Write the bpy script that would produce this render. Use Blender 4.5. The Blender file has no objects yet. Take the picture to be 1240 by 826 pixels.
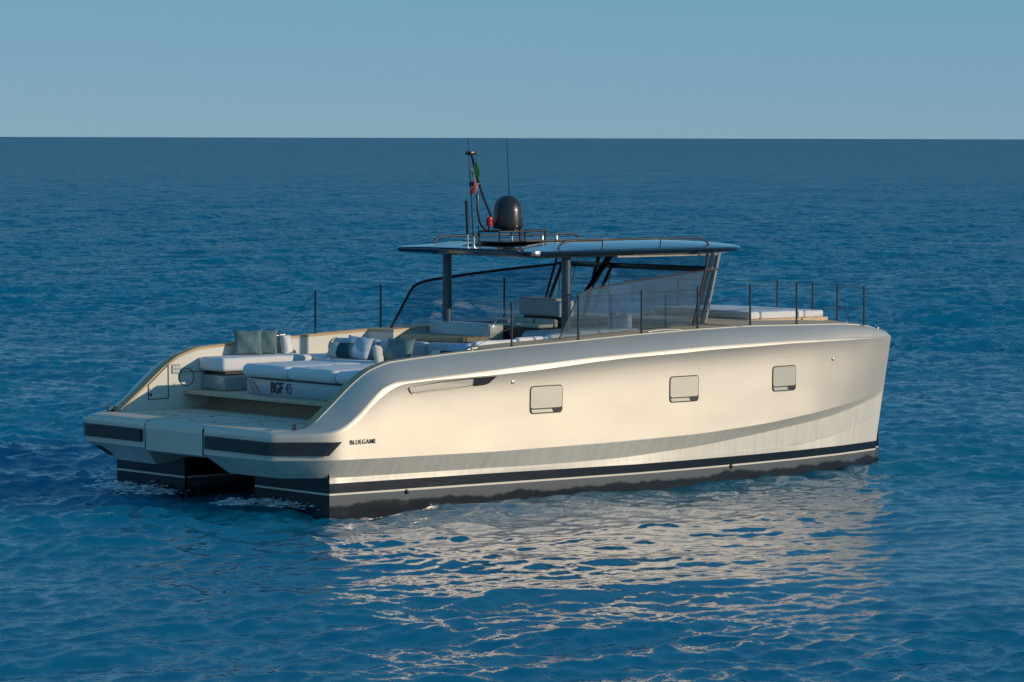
import bpy, bmesh, math, random
import numpy as np
from mathutils import Vector, Matrix
random.seed(7)
SC = bpy.context.scene
COL = SC.collection
R = math.radians

# ------------------------------------------------------------------ camera
cam_d = bpy.data.cameras.new('camera'); cam = bpy.data.objects.new('camera', cam_d); COL.objects.link(cam)
HEAD = R(40.35)                              # angle between the picture plane and the boat's keel line
TH = math.atan(246.5/4500); RO = math.atan(3/1240)
fw0 = Vector((math.sin(HEAD), math.cos(HEAD), 0)); r0 = Vector((math.cos(HEAD), -math.sin(HEAD), 0)); up0 = Vector((0, 0, 1))
F = math.cos(TH)*fw0 - math.sin(TH)*up0; U0 = math.sin(TH)*fw0 + math.cos(TH)*up0
RR = math.cos(RO)*r0 + math.sin(RO)*U0; UU = -math.sin(RO)*r0 + math.cos(RO)*U0
m = Matrix((RR, UU, -F)).transposed().to_4x4(); m.translation = Vector((-32.8746, -45.5212, 5.5))
cam.matrix_world = m
cam_d.sensor_width = 36; cam_d.lens = 4500/1240*36; cam_d.clip_start = 1; cam_d.clip_end = 60000
SC.camera = cam

# ------------------------------------------------------------------ world + sun
SUN_EL, SUN_PHI = 14.0, 31.0                 # sun over the starboard bow
w = bpy.data.worlds.new('World'); SC.world = w; w.use_nodes = True
nt = w.node_tree; nt.nodes.clear()
sky = nt.nodes.new('ShaderNodeTexSky'); sky.sky_type = 'NISHITA'; sky.sun_disc = False
sky.sun_elevation = R(SUN_EL); sky.sun_rotation = math.atan2(math.sin(R(SUN_PHI)), -math.cos(R(SUN_PHI)))
sky.altitude = 0; sky.air_density = 0.5; sky.dust_density = 0.0; sky.ozone_density = 4.0
# hazy air: each channel of the sky evened out a little towards the zenith
sep = nt.nodes.new('ShaderNodeSeparateColor'); com = nt.nodes.new('ShaderNodeCombineColor'); nt.links.new(sky.outputs[0], sep.inputs[0])
for ch, g_, k_ in ((0, .60, .73), (1, .32, 1.52), (2, .20, 2.30)):
    pw = nt.nodes.new('ShaderNodeMath'); pw.operation = 'POWER'; pw.inputs[1].default_value = g_; nt.links.new(sep.outputs[ch], pw.inputs[0])
    ml_ = nt.nodes.new('ShaderNodeMath'); ml_.operation = 'MULTIPLY'; ml_.inputs[1].default_value = k_; nt.links.new(pw.outputs[0], ml_.inputs[0]); nt.links.new(ml_.outputs[0], com.inputs[ch])
bg = nt.nodes.new('ShaderNodeBackground'); bg.inputs['Strength'].default_value = 0.15
wo = nt.nodes.new('ShaderNodeOutputWorld')
nt.links.new(com.outputs[0], bg.inputs['Color']); nt.links.new(bg.outputs[0], wo.inputs[0])
sd = bpy.data.lights.new('sun', 'SUN'); sd.energy = 2.65; sd.angle = R(0.6); sd.color = (1.0, 0.83, 0.62)
so = bpy.data.objects.new('sun', sd); COL.objects.link(so)
sv = Vector((math.sin(R(SUN_PHI))*math.cos(R(SUN_EL)), -math.cos(R(SUN_PHI))*math.cos(R(SUN_EL)), math.sin(R(SUN_EL))))
so.rotation_euler = sv.to_track_quat('Z', 'Y').to_euler(); so.location = (0, 0, 30)
SC.view_settings.view_transform = 'Standard'; SC.view_settings.look = 'None'
SC.view_settings.exposure = 0.0; SC.view_settings.gamma = 1.0; SC.view_settings.use_curve_mapping = False

# ------------------------------------------------------------------ materials
M = {}
def mat(name, col, rough=.5, metal=0., coat=0., spec=.5, noise=None, bump=None, coatr=.05):
    """noise = (scale, amount, (sx,sy,sz)); bump = (scale, strength)"""
    a = bpy.data.materials.new(name); a.use_nodes = True; t = a.node_tree; b = t.nodes['Principled BSDF']
    b.inputs['Base Color'].default_value = (*col, 1); b.inputs['Roughness'].default_value = rough
    b.inputs['Metallic'].default_value = metal; b.inputs['Coat Weight'].default_value = coat
    b.inputs['Coat Roughness'].default_value = coatr; b.inputs['Specular IOR Level'].default_value = spec
    tc = t.nodes.new('ShaderNodeTexCoord')
    if noise:
        mp = t.nodes.new('ShaderNodeMapping'); mp.inputs['Scale'].default_value = noise[2] if len(noise) > 2 else (1, 1, 1)
        n = t.nodes.new('ShaderNodeTexNoise'); n.inputs['Scale'].default_value = noise[0]; n.inputs['Detail'].default_value = 4
        t.links.new(tc.outputs['Object'], mp.inputs[0]); t.links.new(mp.outputs[0], n.inputs['Vector'])
        mr = t.nodes.new('ShaderNodeMapRange'); mr.inputs[1].default_value = .3; mr.inputs[2].default_value = .7
        mr.inputs[3].default_value = 1-noise[1]; mr.inputs[4].default_value = 1+noise[1]
        t.links.new(n.outputs[0], mr.inputs[0])
        mx = t.nodes.new('ShaderNodeVectorMath'); mx.operation = 'SCALE'; mx.inputs[0].default_value = col
        t.links.new(mr.outputs[0], mx.inputs['Scale']); t.links.new(mx.outputs[0], b.inputs['Base Color'])
    if bump:
        n = t.nodes.new('ShaderNodeTexNoise'); n.inputs['Scale'].default_value = bump[0]; n.inputs['Detail'].default_value = 3
        t.links.new(tc.outputs['Object'], n.inputs['Vector'])
        bp = t.nodes.new('ShaderNodeBump'); bp.inputs['Strength'].default_value = bump[1]; bp.inputs['Distance'].default_value = .02
        t.links.new(n.outputs[0], bp.inputs['Height']); t.links.new(bp.outputs[0], b.inputs['Normal'])
    M[name] = a; return a
mat('champagne paint', (.69, .635, .545), .53, .60, .10, .5, noise=(1.1, .045, (.7, 1, 2.2)), bump=(1.3, .07))  # faint tone mottling paints in light thrown up by the water
mat('champagne paint low', (.76, .715, .62), .5, .25, .2, .5, noise=(4, .08, (3, 1, .35)), bump=(1.3, .05))
mat('shutter paint', (.52, .495, .43), .45, .6, .2)
mat('gloss black band', (.012, .016, .022), .22, 0, .15)
mat('cream stripe', (.78, .72, .58), .3, 0, .3)
mat('antifouling', (.030, .033, .038), .55, 0, .1, noise=(3, .25, (2, 1, .5)))
mat('rubber', (.020, .026, .032), .5, 0, 0, noise=(9, .1), bump=(40, .1))
mat('dark line', (.02, .022, .024), .5)
mat('recess shade', (.03, .03, .032), .35)  # shade painted as flat dark colour in intake, outlet and tunnel roof
mat('gel cream', (.74, .70, .60), .4, 0, .2)
mat('grey panel', (.30, .33, .34), .45)
mat('locker grey', (.34, .38, .40), .3, .3, .3)
mat('pad base', (.38, .48, .52), .35, .1, .3)
mat('fabric grey', (.46, .50, .53), .9, 0, 0, .2, noise=(3, .05), bump=(14, .25))
mat('fabric white', (.76, .75, .74), .9, 0, 0, .2, noise=(2, .04), bump=(8, .3))
mat('pillow green', (.14, .225, .225), .85, 0, 0, .2, noise=(9, .18), bump=(12, .35))
mat('pillow blue white', (.42, .52, .62), .85, 0, 0, .2, noise=(6, .06), bump=(10, .3))
mat('pillow cream', (.60, .60, .54), .85, 0, 0, .2, noise=(6, .06), bump=(10, .3))
mat('pillow teal', (.02, .085, .10), .85, 0, 0, .2, noise=(9, .15))
mat('roof navy', (.045, .075, .10), .13, .5, 1.0, .6)
mat('rim navy', (.010, .018, .028), .12, .2, .8)
mat('roof under', (.02, .022, .025), .4)
mat('post metal', (.085, .11, .13), .35, .5, .1)
mat('black frame', (.012, .014, .017), .35, 0, .2)
mat('steel', (.55, .54, .51), .32, 1.0)
mat('dark steel', (.055, .058, .06), .42, .6)
mat('stanchion', (.055, .07, .08), .35, .5)
mat('radome black', (.020, .022, .026), .32, 0, .3)
mat('red lens', (.55, .015, .02), .3, 0, .3)
mat('flag green', (.015, .17, .06), .8); mat('flag white', (.16, .17, .24), .8); mat('flag red', (.34, .02, .025), .8)
mat('white plastic', (.72, .74, .76), .4)
mat('lettering', (.03, .04, .045), .4)
mat('peach graphic', (.42, .27, .21), .4)
mat('blue vinyl', (.22, .33, .44), .5)
mat('console black', (.012, .014, .016), .45)
mat('sunlit headliner edge', (.50, .46, .40), .7, noise=(12, .25))  # pale tone stands in for sunlight on the headliner edge

def teak(name, col, line=.058, axis='Y'):
    a = bpy.data.materials.new(name); a.use_nodes = True; t = a.node_tree; b = t.nodes['Principled BSDF']
    tc = t.nodes.new('ShaderNodeTexCoord'); sp = t.nodes.new('ShaderNodeSeparateXYZ'); t.links.new(tc.outputs['Object'], sp.inputs[0])
    dv = t.nodes.new('ShaderNodeMath'); dv.operation = 'DIVIDE'; dv.inputs[1].default_value = line
    t.links.new(sp.outputs[axis], dv.inputs[0])
    fr = t.nodes.new('ShaderNodeMath'); fr.operation = 'FRACT'; t.links.new(dv.outputs[0], fr.inputs[0])
    gt = t.nodes.new('ShaderNodeMath'); gt.operation = 'LESS_THAN'; gt.inputs[1].default_value = .10 if line < 1 else -1; t.links.new(fr.outputs[0], gt.inputs[0])
    fl = t.nodes.new('ShaderNodeMath'); fl.operation = 'FLOOR'; t.links.new(dv.outputs[0], fl.inputs[0])
    wn = t.nodes.new('ShaderNodeTexWhiteNoise'); wn.noise_dimensions = '1D'; t.links.new(fl.outputs[0], wn.inputs['W'])
    mp = t.nodes.new('ShaderNodeMapping'); mp.inputs['Scale'].default_value = (1.2, 14, 6) if axis == 'Y' else (14, 1.2, 6)
    t.links.new(tc.outputs['Object'], mp.inputs[0])
    n = t.nodes.new('ShaderNodeTexNoise'); n.inputs['Scale'].default_value = 2.5; n.inputs['Detail'].default_value = 5; t.links.new(mp.outputs[0], n.inputs[0])
    ad = t.nodes.new('ShaderNodeMath'); ad.operation = 'MULTIPLY_ADD'; ad.inputs[1].default_value = .35; t.links.new(wn.outputs[0], ad.inputs[0]); t.links.new(n.outputs[0], ad.inputs[2])
    mr = t.nodes.new('ShaderNodeMapRange'); mr.inputs[1].default_value = .3; mr.inputs[2].default_value = 1.1; mr.inputs[3].default_value = .78; mr.inputs[4].default_value = 1.2
    t.links.new(ad.outputs[0], mr.inputs[0])
    vm = t.nodes.new('ShaderNodeVectorMath'); vm.operation = 'SCALE'; vm.inputs[0].default_value = col; t.links.new(mr.outputs[0], vm.inputs['Scale'])
    mx = t.nodes.new('ShaderNodeMix'); mx.data_type = 'RGBA'; mx.inputs[7].default_value = (.05, .045, .04, 1)
    t.links.new(gt.outputs[0], mx.inputs['Factor']); t.links.new(vm.outputs[0], mx.inputs[6]); t.links.new(mx.outputs[2], b.inputs['Base Color'])
    b.inputs['Roughness'].default_value = .65; M[name] = a
teak('teak deck', (.76, .54, .33)); teak('teak cap', (.55, .38, .21), 9.0); teak('teak platform', (.76, .61, .47)); teak('teak shelf', (.62, .46, .33), 9.0)

def glass(name, tintc, gloss, rough=.02, veil=.0):
    a = bpy.data.materials.new(name); a.use_nodes = True; t = a.node_tree; t.nodes.clear()
    o = t.nodes.new('ShaderNodeOutputMaterial'); mx = t.nodes.new('ShaderNodeMixShader'); tr = t.nodes.new('ShaderNodeBsdfTransparent')
    gl = t.nodes.new('ShaderNodeBsdfGlossy'); lw = t.nodes.new('ShaderNodeLayerWeight')
    fr = t.nodes.new('ShaderNodeMath'); fr.operation = 'POWER'; fr.inputs[1].default_value = 5; t.links.new(lw.outputs['Facing'], fr.inputs[0])
    ma = t.nodes.new('ShaderNodeMath'); ma.operation = 'MULTIPLY_ADD'; ma.inputs[1].default_value = 1.0; ma.inputs[2].default_value = gloss
    tr.inputs[0].default_value = (*tintc, 1); gl.inputs['Roughness'].default_value = rough
    t.links.new(fr.outputs[0], ma.inputs[0]); t.links.new(ma.outputs[0], mx.inputs[0]); t.links.new(tr.outputs[0], mx.inputs[1]); t.links.new(gl.outputs[0], mx.inputs[2])
    df = t.nodes.new('ShaderNodeBsdfDiffuse'); df.inputs[0].default_value = (.34, .46, .54, 1); m2 = t.nodes.new('ShaderNodeMixShader'); m2.inputs[0].default_value = veil  # pale diffuse veil stands in for sea and sky reflections on the glass
    t.links.new(mx.outputs[0], m2.inputs[1]); t.links.new(df.outputs[0], m2.inputs[2]); t.links.new(m2.outputs[0], o.inputs[0]); M[name] = a
glass('tinted glass', (.76, .83, .88), .010, veil=.04)
glass('veiled glass', (.76, .81, .84), .06, veil=.10)
glass('clear glass', (.88, .93, .95), .13, veil=.03)

# hull antifouling with wet tide line
a = M['antifouling']; t = a.node_tree; b = t.nodes['Principled BSDF']
tc = t.nodes.new('ShaderNodeTexCoord'); sp = t.nodes.new('ShaderNodeSeparateXYZ'); t.links.new(tc.outputs['Object'], sp.inputs[0])
mp = t.nodes.new('ShaderNodeMapping'); mp.inputs['Scale'].default_value = (.8, .8, .25); t.links.new(tc.outputs['Object'], mp.inputs[0])
n = t.nodes.new('ShaderNodeTexNoise'); n.inputs['Scale'].default_value = 1.6; n.inputs['Detail'].default_value = 7; n.inputs['Roughness'].default_value = .62; t.links.new(mp.outputs[0], n.inputs[0])
s1 = t.nodes.new('ShaderNodeMath'); s1.operation = 'MULTIPLY_ADD'; s1.inputs[1].default_value = -.34; s1.inputs[2].default_value = .31; t.links.new(n.outputs[0], s1.inputs[0])
s2 = t.nodes.new('ShaderNodeMath'); s2.operation = 'SUBTRACT'; t.links.new(sp.outputs['Z'], s2.inputs[0]); t.links.new(s1.outputs[0], s2.inputs[1])
mr = t.nodes.new('ShaderNodeMapRange'); mr.inputs[1].default_value = -.015; mr.inputs[2].default_value = .035; t.links.new(s2.outputs[0], mr.inputs[0])
mx = t.nodes.new('ShaderNodeMix'); mx.data_type = 'RGBA'; mx.inputs[6].default_value = (.024, .028, .033, 1); mx.inputs[7].default_value = (.085, .10, .115, 1)
t.links.new(mr.outputs[0], mx.inputs['Factor']); t.links.new(mx.outputs[2], b.inputs['Base Color'])
mr2 = t.nodes.new('ShaderNodeMapRange'); mr2.inputs[3].default_value = .18; mr2.inputs[4].default_value = .6; t.links.new(mr.outputs[0], mr2.inputs[0]); t.links.new(mr2.outputs[0], b.inputs['Roughness'])

# ------------------------------------------------------------------ mesh helpers
def link(name, me, parent=None, mats=()):
    o = bpy.data.objects.new(name, me); COL.objects.link(o)
    if parent is not None: o.parent = parent
    for x in mats: me.materials.append(M[x])
    return o
def from_data(name, V, Fc, mats, parent=None, smooth=True, idx=None, fix=True):
    me = bpy.data.meshes.new(name); me.from_pydata([tuple(v) for v in V], [], Fc)
    if idx is not None: me.polygons.foreach_set('material_index', idx)
    if fix:
        bm = bmesh.new(); bm.from_mesh(me); bmesh.ops.recalc_face_normals(bm, faces=bm.faces); bm.to_mesh(me); bm.free()
    me.polygons.foreach_set('use_smooth', [smooth]*len(me.polygons)); me.update()
    return link(name, me, parent, mats)
class MB:
    """collects shapes; build() links them as one mesh object"""
    def __init__(s): s.V = []; s.F = []; s.I = []; s.S = []
    def add(s, V, Fc, mi=0, sm=False):
        k = len(s.V); s.V += [tuple(v) for v in V]; s.F += [tuple(i+k for i in f) for f in Fc]; s.I += [mi]*len(Fc); s.S += [sm]*len(Fc); return s
    def box(s, x0, x1, y0, y1, z0, z1, mi=0, bev=0, seg=2, mtx=None):
        bm = bmesh.new(); bmesh.ops.create_cube(bm, size=1)
        for v in bm.verts: v.co = Vector(((x0+x1)/2+v.co.x*(x1-x0), (y0+y1)/2+v.co.y*(y1-y0), (z0+z1)/2+v.co.z*(z1-z0)))
        if bev: bmesh.ops.bevel(bm, geom=bm.edges[:], offset=bev, segments=seg, profile=.5, affect='EDGES')
        if mtx is not None: bm.transform(mtx)
        bmesh.ops.recalc_face_normals(bm, faces=bm.faces); bm.verts.index_update()
        big = sorted(f.calc_area() for f in bm.faces)[-6] if bev else 0
        k = len(s.V); s.V += [v.co[:] for v in bm.verts]
        for f in bm.faces: s.F.append(tuple(v.index+k for v in f.verts)); s.I.append(mi); s.S.append(bool(bev) and f.calc_area() < big*.999)
        bm.free(); return s
    def tube(s, pts, r, mi=0, n=10, cap=True, r2=None):
        pts = [Vector(p) for p in pts]; N = len(pts); V = []; Fc = []; up = None
        for i, p in enumerate(pts):
            d = (pts[min(i+1, N-1)]-pts[max(i-1, 0)]).normalized()
            if up is None: up = Vector((0, 0, 1)) if abs(d.z) < .9 else Vector((1, 0, 0))
            a = d.cross(up).normalized(); b = a.cross(d).normalized(); up = b
            rr = r if r2 is None else r+(r2-r)*i/(N-1)
            V += [p+rr*(math.cos(2*math.pi*k/n)*a+math.sin(2*math.pi*k/n)*b) for k in range(n)]
        for i in range(N-1):
            for k in range(n): Fc.append((i*n+k, i*n+(k+1) % n, (i+1)*n+(k+1) % n, (i+1)*n+k))
        if cap: Fc += [tuple(range(n))[::-1], tuple(range((N-1)*n, N*n))]
        return s.add(V, Fc, mi, True)
    def lathe(s, c, prof, mi=0, n=32, axis=None):
        V = []; Fc = []; q = Vector((0, 0, 1)).rotation_difference(Vector(axis)) if axis else None
        for (r, z) in prof:
            for k in range(n):
                v = Vector((r*math.cos(2*math.pi*k/n), r*math.sin(2*math.pi*k/n), z))
                V.append(Vector(c)+(q @ v if q else v))
        P = len(prof)
        for i in range(P-1):
            for k in range(n): Fc.append((i*n+k, i*n+(k+1) % n, (i+1)*n+(k+1) % n, (i+1)*n+k))
        Fc += [tuple(range(n))[::-1], tuple(range((P-1)*n, P*n))]
        return s.add(V, Fc, mi, True)
    def prism(s, poly, h, mi=0, sm=False):
        """poly: 3-D points, h: Vector thickness"""
        n = len(poly); h = Vector(h); V = [Vector(p) for p in poly]+[Vector(p)+h for p in poly]
        Fc = [tuple(range(n))[::-1], tuple(range(n, 2*n))]+[(i, (i+1) % n, n+(i+1) % n, n+i) for i in range(n)]
        return s.add(V, Fc, mi, sm)
    def build(s, name, mats, parent=None):
        if isinstance(mats, str): mats = [mats]
        me = bpy.data.meshes.new(name); me.from_pydata(s.V, [], s.F); me.polygons.foreach_set('material_index', s.I)
        bm = bmesh.new(); bm.from_mesh(me); bmesh.ops.recalc_face_normals(bm, faces=bm.faces); bm.to_mesh(me); bm.free()
        me.polygons.foreach_set('use_smooth', s.S); me.update()
        o = link(name, me, parent, mats)
        if any(s.S):
            for e in me.edges: pass
            me.set_sharp_from_angle(angle=R(38))
        return o
def thing(name, label, cat, loc=(0, 0, 0), group=None):
    o = bpy.data.objects.new(name, None); COL.objects.link(o); o.location = loc; o['label'] = label; o['category'] = cat
    if group: o['group'] = group
    return o
def tag(o, label, cat, group=None, kind=None):
    if label: o['label'] = label
    if cat: o['category'] = cat
    if group: o['group'] = group
    if kind: o['kind'] = kind
    return o
def text_mesh(name, s, size, mtx, matname, parent, bold=0., space=1.0, xs=1.0):
    cu = bpy.data.curves.new(name, 'FONT'); cu.body = s; cu.size = size; cu.offset = bold; cu.extrude = .002; cu.space_character = space
    tmp = bpy.data.objects.new(name, cu); COL.objects.link(tmp); dg = bpy.context.evaluated_depsgraph_get()
    me = bpy.data.meshes.new_from_object(tmp.evaluated_get(dg)); bpy.data.objects.remove(tmp); bpy.data.curves.remove(cu)
    me.transform(mtx @ Matrix.Diagonal((xs, 1, 1, 1))); me.name = name; me.materials.clear()
    return link(name, me, parent, [matname])
def itp(x, tab): return float(np.interp(x, [a for a, b in tab], [b for a, b in tab]))
def smooth_tab(tab, n=9, w=.25):
    """resample a piecewise-linear table densely and smooth it"""
    xs = np.linspace(tab[0][0], tab[-1][0], 400); ys = np.interp(xs, [a for a, b in tab], [b for a, b in tab])
    k = max(1, int(w/(xs[1]-xs[0]))); ker = np.hanning(2*k+1); ker /= ker.sum()
    yp = np.concatenate([2*ys[0]-ys[k:0:-1], ys, 2*ys[-1]-ys[-2:-k-2:-1]])
    return list(zip(xs, np.convolve(yp, ker, 'valid')))

# ------------------------------------------------------------------ sea
def make_sea():
    cx, cy = -32.8746, -45.5212; az0 = math.atan2(fw0.y, fw0.x)
    near = np.linspace(1/33., 0, 1850, endpoint=False)        # rows closing up towards the horizon
    r = 1/np.concatenate([[1/3., 1/8., 1/14., 1/20., 1/26., 1/30.], near]); r = np.concatenate([r[r < 30000], [32000.]])
    dense = np.arange(-R(11), R(11), 4.6e-4); coarse = np.linspace(R(11), 2*math.pi-R(11), 150)
    th = np.concatenate([dense, coarse[:-1]])+az0; dth = np.concatenate([np.full(len(dense), 4.6e-4), np.full(len(coarse)-1, coarse[1]-coarse[0])])
    nr, nth = len(r), len(th); Rg, Tg = np.meshgrid(r, th, indexing='ij')
    X = (cx+Rg*np.cos(Tg)); Y = (cy+Rg*np.sin(Tg))
    dr = np.gradient(r)[:, None]; sp = np.maximum(dr*.7, Rg*dth[None, :])
    Xf = X.ravel(); Yf = Y.ravel(); spf = sp.ravel().astype(np.float32)
    Z = np.zeros_like(Xf); DX = np.zeros_like(Xf); DY = np.zeros_like(Xf)
    rng = np.random.default_rng(11); nW = 92; wind = az0+R(205)
    lam = np.exp(np.linspace(math.log(9.0), math.log(.24), nW))*rng.uniform(.93, 1.07, nW)
    lost = np.zeros_like(Xf)
    for l in lam:
        k = 2*math.pi/l; slope = .009 if l > 4.5 else (.019 if l > 2.5 else (.029 if l > 1.2 else (.042 if l > .6 else .047)))
        a = slope/k; d = wind+rng.normal(0, .62 if l > 1.5 else .95); ph = rng.uniform(0, 6.28)
        sel = np.nonzero(spf < l/2.2)[0]
        lost += slope**2/2
        if not len(sel): continue
        att = np.clip(2.2-spf[sel]*2.2*2.2/l, 0, 1)
        lost[sel] -= slope**2/2*att**2
        ang = (k*(math.cos(d)*Xf[sel]+math.sin(d)*Yf[sel])+ph)
        ang = np.mod(ang, 2*math.pi).astype(np.float32); s = np.sin(ang); c = np.cos(ang)
        Z[sel] += a*att*c; q = a*.92*att*s; DX[sel] -= q*math.cos(d); DY[sel] -= q*math.sin(d)
    # patches of calmer and rougher water
    mod = 1+.22*np.sin(.11*Xf+.05*Yf+1)+.18*np.sin(-.07*Xf+.16*Yf)+.12*np.sin(.31*Xf+.27*Yf+2)
    rad_ = np.hypot(Xf-cx, Yf-cy); mod = mod*(1+1.1*np.clip((rad_-80)/250, 0, 1))
    ul = (Xf-3.5)*.762-(Yf+9.5)*.648; vl = (Xf-3.5)*.648+(Yf+9.5)*.762
    lee = 1-.62*np.exp(-((ul/6.5)**2+(vl/8.5)**2)**2)      # calmer water in the lee of the hull
    chop = mod*lee; Z *= chop; DX *= chop; DY *= chop
    V = np.stack([Xf+DX, Yf+DY, Z], 1).astype(np.float32)
    i = np.arange(nr-1)[:, None]; j = np.arange(nth)[None, :]; j2 = (j+1) % nth
    q = np.stack([i*nth+j, i*nth+j2, (i+1)*nth+j2, (i+1)*nth+j], -1).reshape(-1, 4)
    q = q[:, ::-1]
    me = bpy.data.meshes.new('water'); me.vertices.add(len(V)); me.vertices.foreach_set('co', V.ravel())
    nf = len(q); me.loops.add(nf*4); me.loops.foreach_set('vertex_index', q.ravel().astype(np.int32))
    me.polygons.add(nf); me.polygons.foreach_set('loop_start', np.arange(0, nf*4, 4, dtype=np.int32)); me.polygons.foreach_set('loop_total', np.full(nf, 4, dtype=np.int32))
    me.update(calc_edges=True); me.polygons.foreach_set('use_smooth', np.ones(nf, dtype=bool)); me.update()
    if me.polygons[nf//2].normal.z < 0: me.flip_normals()
    at = me.attributes.new('chop', 'FLOAT', 'POINT'); at.data.foreach_set('value', chop.astype(np.float32))
    at = me.attributes.new('ripple', 'FLOAT', 'POINT'); at.data.foreach_set('value', np.sqrt(np.clip(lost, 0, None)).astype(np.float32))
    a = bpy.data.materials.new('sea water'); a.use_nodes = True; M['sea water'] = a; t = a.node_tree; b = t.nodes['Principled BSDF']
    t.nodes.remove(b); out = [n for n in t.nodes if n.type == 'OUTPUT_MATERIAL'][0]
    df = t.nodes.new('ShaderNodeSubsurfaceScattering'); df.falloff = 'BURLEY'; df.inputs['Color'].default_value = (.000, .168, .275, 1)
    df.inputs['Scale'].default_value = 4.0; df.inputs['Radius'].default_value = (.5, 1., 1.)
    gl = t.nodes.new('ShaderNodeBsdfGlossy'); gl.inputs['Roughness'].default_value = .05
    fre = t.nodes.new('ShaderNodeFresnel'); fre.inputs[0].default_value = 1.48; mxs = t.nodes.new('ShaderNodeMixShader')
    tc = t.nodes.new('ShaderNodeTexCoord'); ge = t.nodes.new('ShaderNodeNewGeometry')
    acc = ge.outputs['Normal']; an = t.nodes.new('ShaderNodeAttribute'); an.attribute_name = 'ripple'
    ac = t.nodes.new('ShaderNodeAttribute'); ac.attribute_name = 'chop'
    # gusts: the wind roughens the sea in long uneven patches
    gm = t.nodes.new('ShaderNodeMapping'); gm.inputs['Rotation'].default_value = (0, 0, HEAD); gm.inputs['Scale'].default_value = (.05, .16, .1); t.links.new(tc.outputs['Object'], gm.inputs[0])
    gn = t.nodes.new('ShaderNodeTexNoise'); gn.inputs['Scale'].default_value = 1.; gn.inputs['Detail'].default_value = 6; gn.inputs['Roughness'].default_value = .62; t.links.new(gm.outputs[0], gn.inputs[0])
    gr_ = t.nodes.new('ShaderNodeMapRange'); gr_.inputs[1].default_value = .33; gr_.inputs[2].default_value = .67; gr_.inputs[3].default_value = .5; gr_.inputs[4].default_value = 1.45; t.links.new(gn.outputs[0], gr_.inputs[0])
    rg = t.nodes.new('ShaderNodeMath'); rg.operation = 'MULTIPLY'; t.links.new(an.outputs['Fac'], rg.inputs[0]); t.links.new(gr_.outputs[0], rg.inputs[1])
    # where waves are finer than the mesh, facets hide one another and the sea mirrors less
    cap = t.nodes.new('ShaderNodeMapRange'); cap.inputs[1].default_value = .0; cap.inputs[2].default_value = .13; cap.inputs[3].default_value = .92; cap.inputs[4].default_value = .66; t.links.new(rg.outputs[0], cap.inputs[0])
    for sc, st, det, gain in ((.35, .02, 3, 7.), (1.3, .05, 3, 10.), (5., .13, 3, 6.0), (17., .19, 3, 3.0), (45., .12, 2, 1.0)):
        n = t.nodes.new('ShaderNodeTexNoise'); n.inputs['Scale'].default_value = sc; n.inputs['Detail'].default_value = det; n.inputs['Roughness'].default_value = .55
        t.links.new(tc.outputs['Object'], n.inputs['Vector'])
        su = t.nodes.new('ShaderNodeVectorMath'); su.operation = 'SUBTRACT'; su.inputs[1].default_value = (.5, .5, .5); t.links.new(n.outputs['Color'], su.inputs[0])
        ml = t.nodes.new('ShaderNodeVectorMath'); ml.operation = 'MULTIPLY'; ml.inputs[1].default_value = (1, 1, 0); t.links.new(su.outputs[0], ml.inputs[0])
        am = t.nodes.new('ShaderNodeMath'); am.operation = 'MULTIPLY_ADD'; am.inputs[1].default_value = gain; t.links.new(rg.outputs[0], am.inputs[0])
        cm = t.nodes.new('ShaderNodeMath'); cm.operation = 'MULTIPLY'; cm.inputs[1].default_value = st*2; t.links.new(ac.outputs['Fac'], cm.inputs[0]); t.links.new(cm.outputs[0], am.inputs[2])
        sc_ = t.nodes.new('ShaderNodeVectorMath'); sc_.operation = 'SCALE'; t.links.new(ml.outputs[0], sc_.inputs[0]); t.links.new(am.outputs[0], sc_.inputs['Scale']); ml = sc_
        ad = t.nodes.new('ShaderNodeVectorMath'); ad.operation = 'ADD'; t.links.new(acc, ad.inputs[0]); t.links.new(ml.outputs[0], ad.inputs[1]); acc = ad.outputs[0]
    nm = t.nodes.new('ShaderNodeVectorMath'); nm.operation = 'NORMALIZE'; t.links.new(acc, nm.inputs[0]); 
    for q_ in (gl, fre): t.links.new(nm.outputs[0], q_.inputs['Normal'])
    mn = t.nodes.new('ShaderNodeMath'); mn.operation = 'MULTIPLY'; t.links.new(fre.outputs[0], mn.inputs[0]); t.links.new(cap.outputs[0], mn.inputs[1])
    t.links.new(mn.outputs[0], mxs.inputs[0]); t.links.new(df.outputs[0], mxs.inputs[1]); t.links.new(gl.outputs[0], mxs.inputs[2]); t.links.new(mxs.outputs[0], out.inputs[0])
    o = link('water', me, None, ['sea water']); o['kind'] = 'structure'; return o
make_sea()

# ------------------------------------------------------------------ yacht: measured lines (x forward, y to port, z up, metres)
yacht = thing('motor_yacht', 'champagne coloured power catamaran with dark hardtop lying on blue sea', 'yacht')
YT = smooth_tab([(-.12, 2.95), (1, 2.97), (3, 2.99), (5, 2.98), (7, 2.95), (8, 2.91), (9, 2.85), (10, 2.75), (11, 2.58), (11.7, 2.40), (12.2, 2.18), (12.46, 2.02)])
YH = smooth_tab([(0, 2.73), (2, 2.76), (4, 2.77), (6, 2.75), (7, 2.71), (8, 2.64), (9, 2.54), (10, 2.41), (11, 2.22), (11.7, 2.04), (12.26, 1.87)])
Y4 = smooth_tab([(0, 2.74), (4, 2.79), (7, 2.73), (8, 2.67), (9, 2.585), (10, 2.47), (11, 2.30), (11.7, 2.13), (12.36, 1.94)])
YD = smooth_tab([(-.22, 2.5), (8, 2.5), (9, 2.47), (10, 2.42), (11, 2.33), (11.6, 2.20), (12.1, 2.00)])
Z4 = smooth_tab([(0, .542), (2.7, .532), (5.0, .525), (5.83, .54), (7.48, .633), (9.09, .774), (10.65, .92), (11.67, 1.079), (12.36, 1.215)], w=.6)
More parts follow.
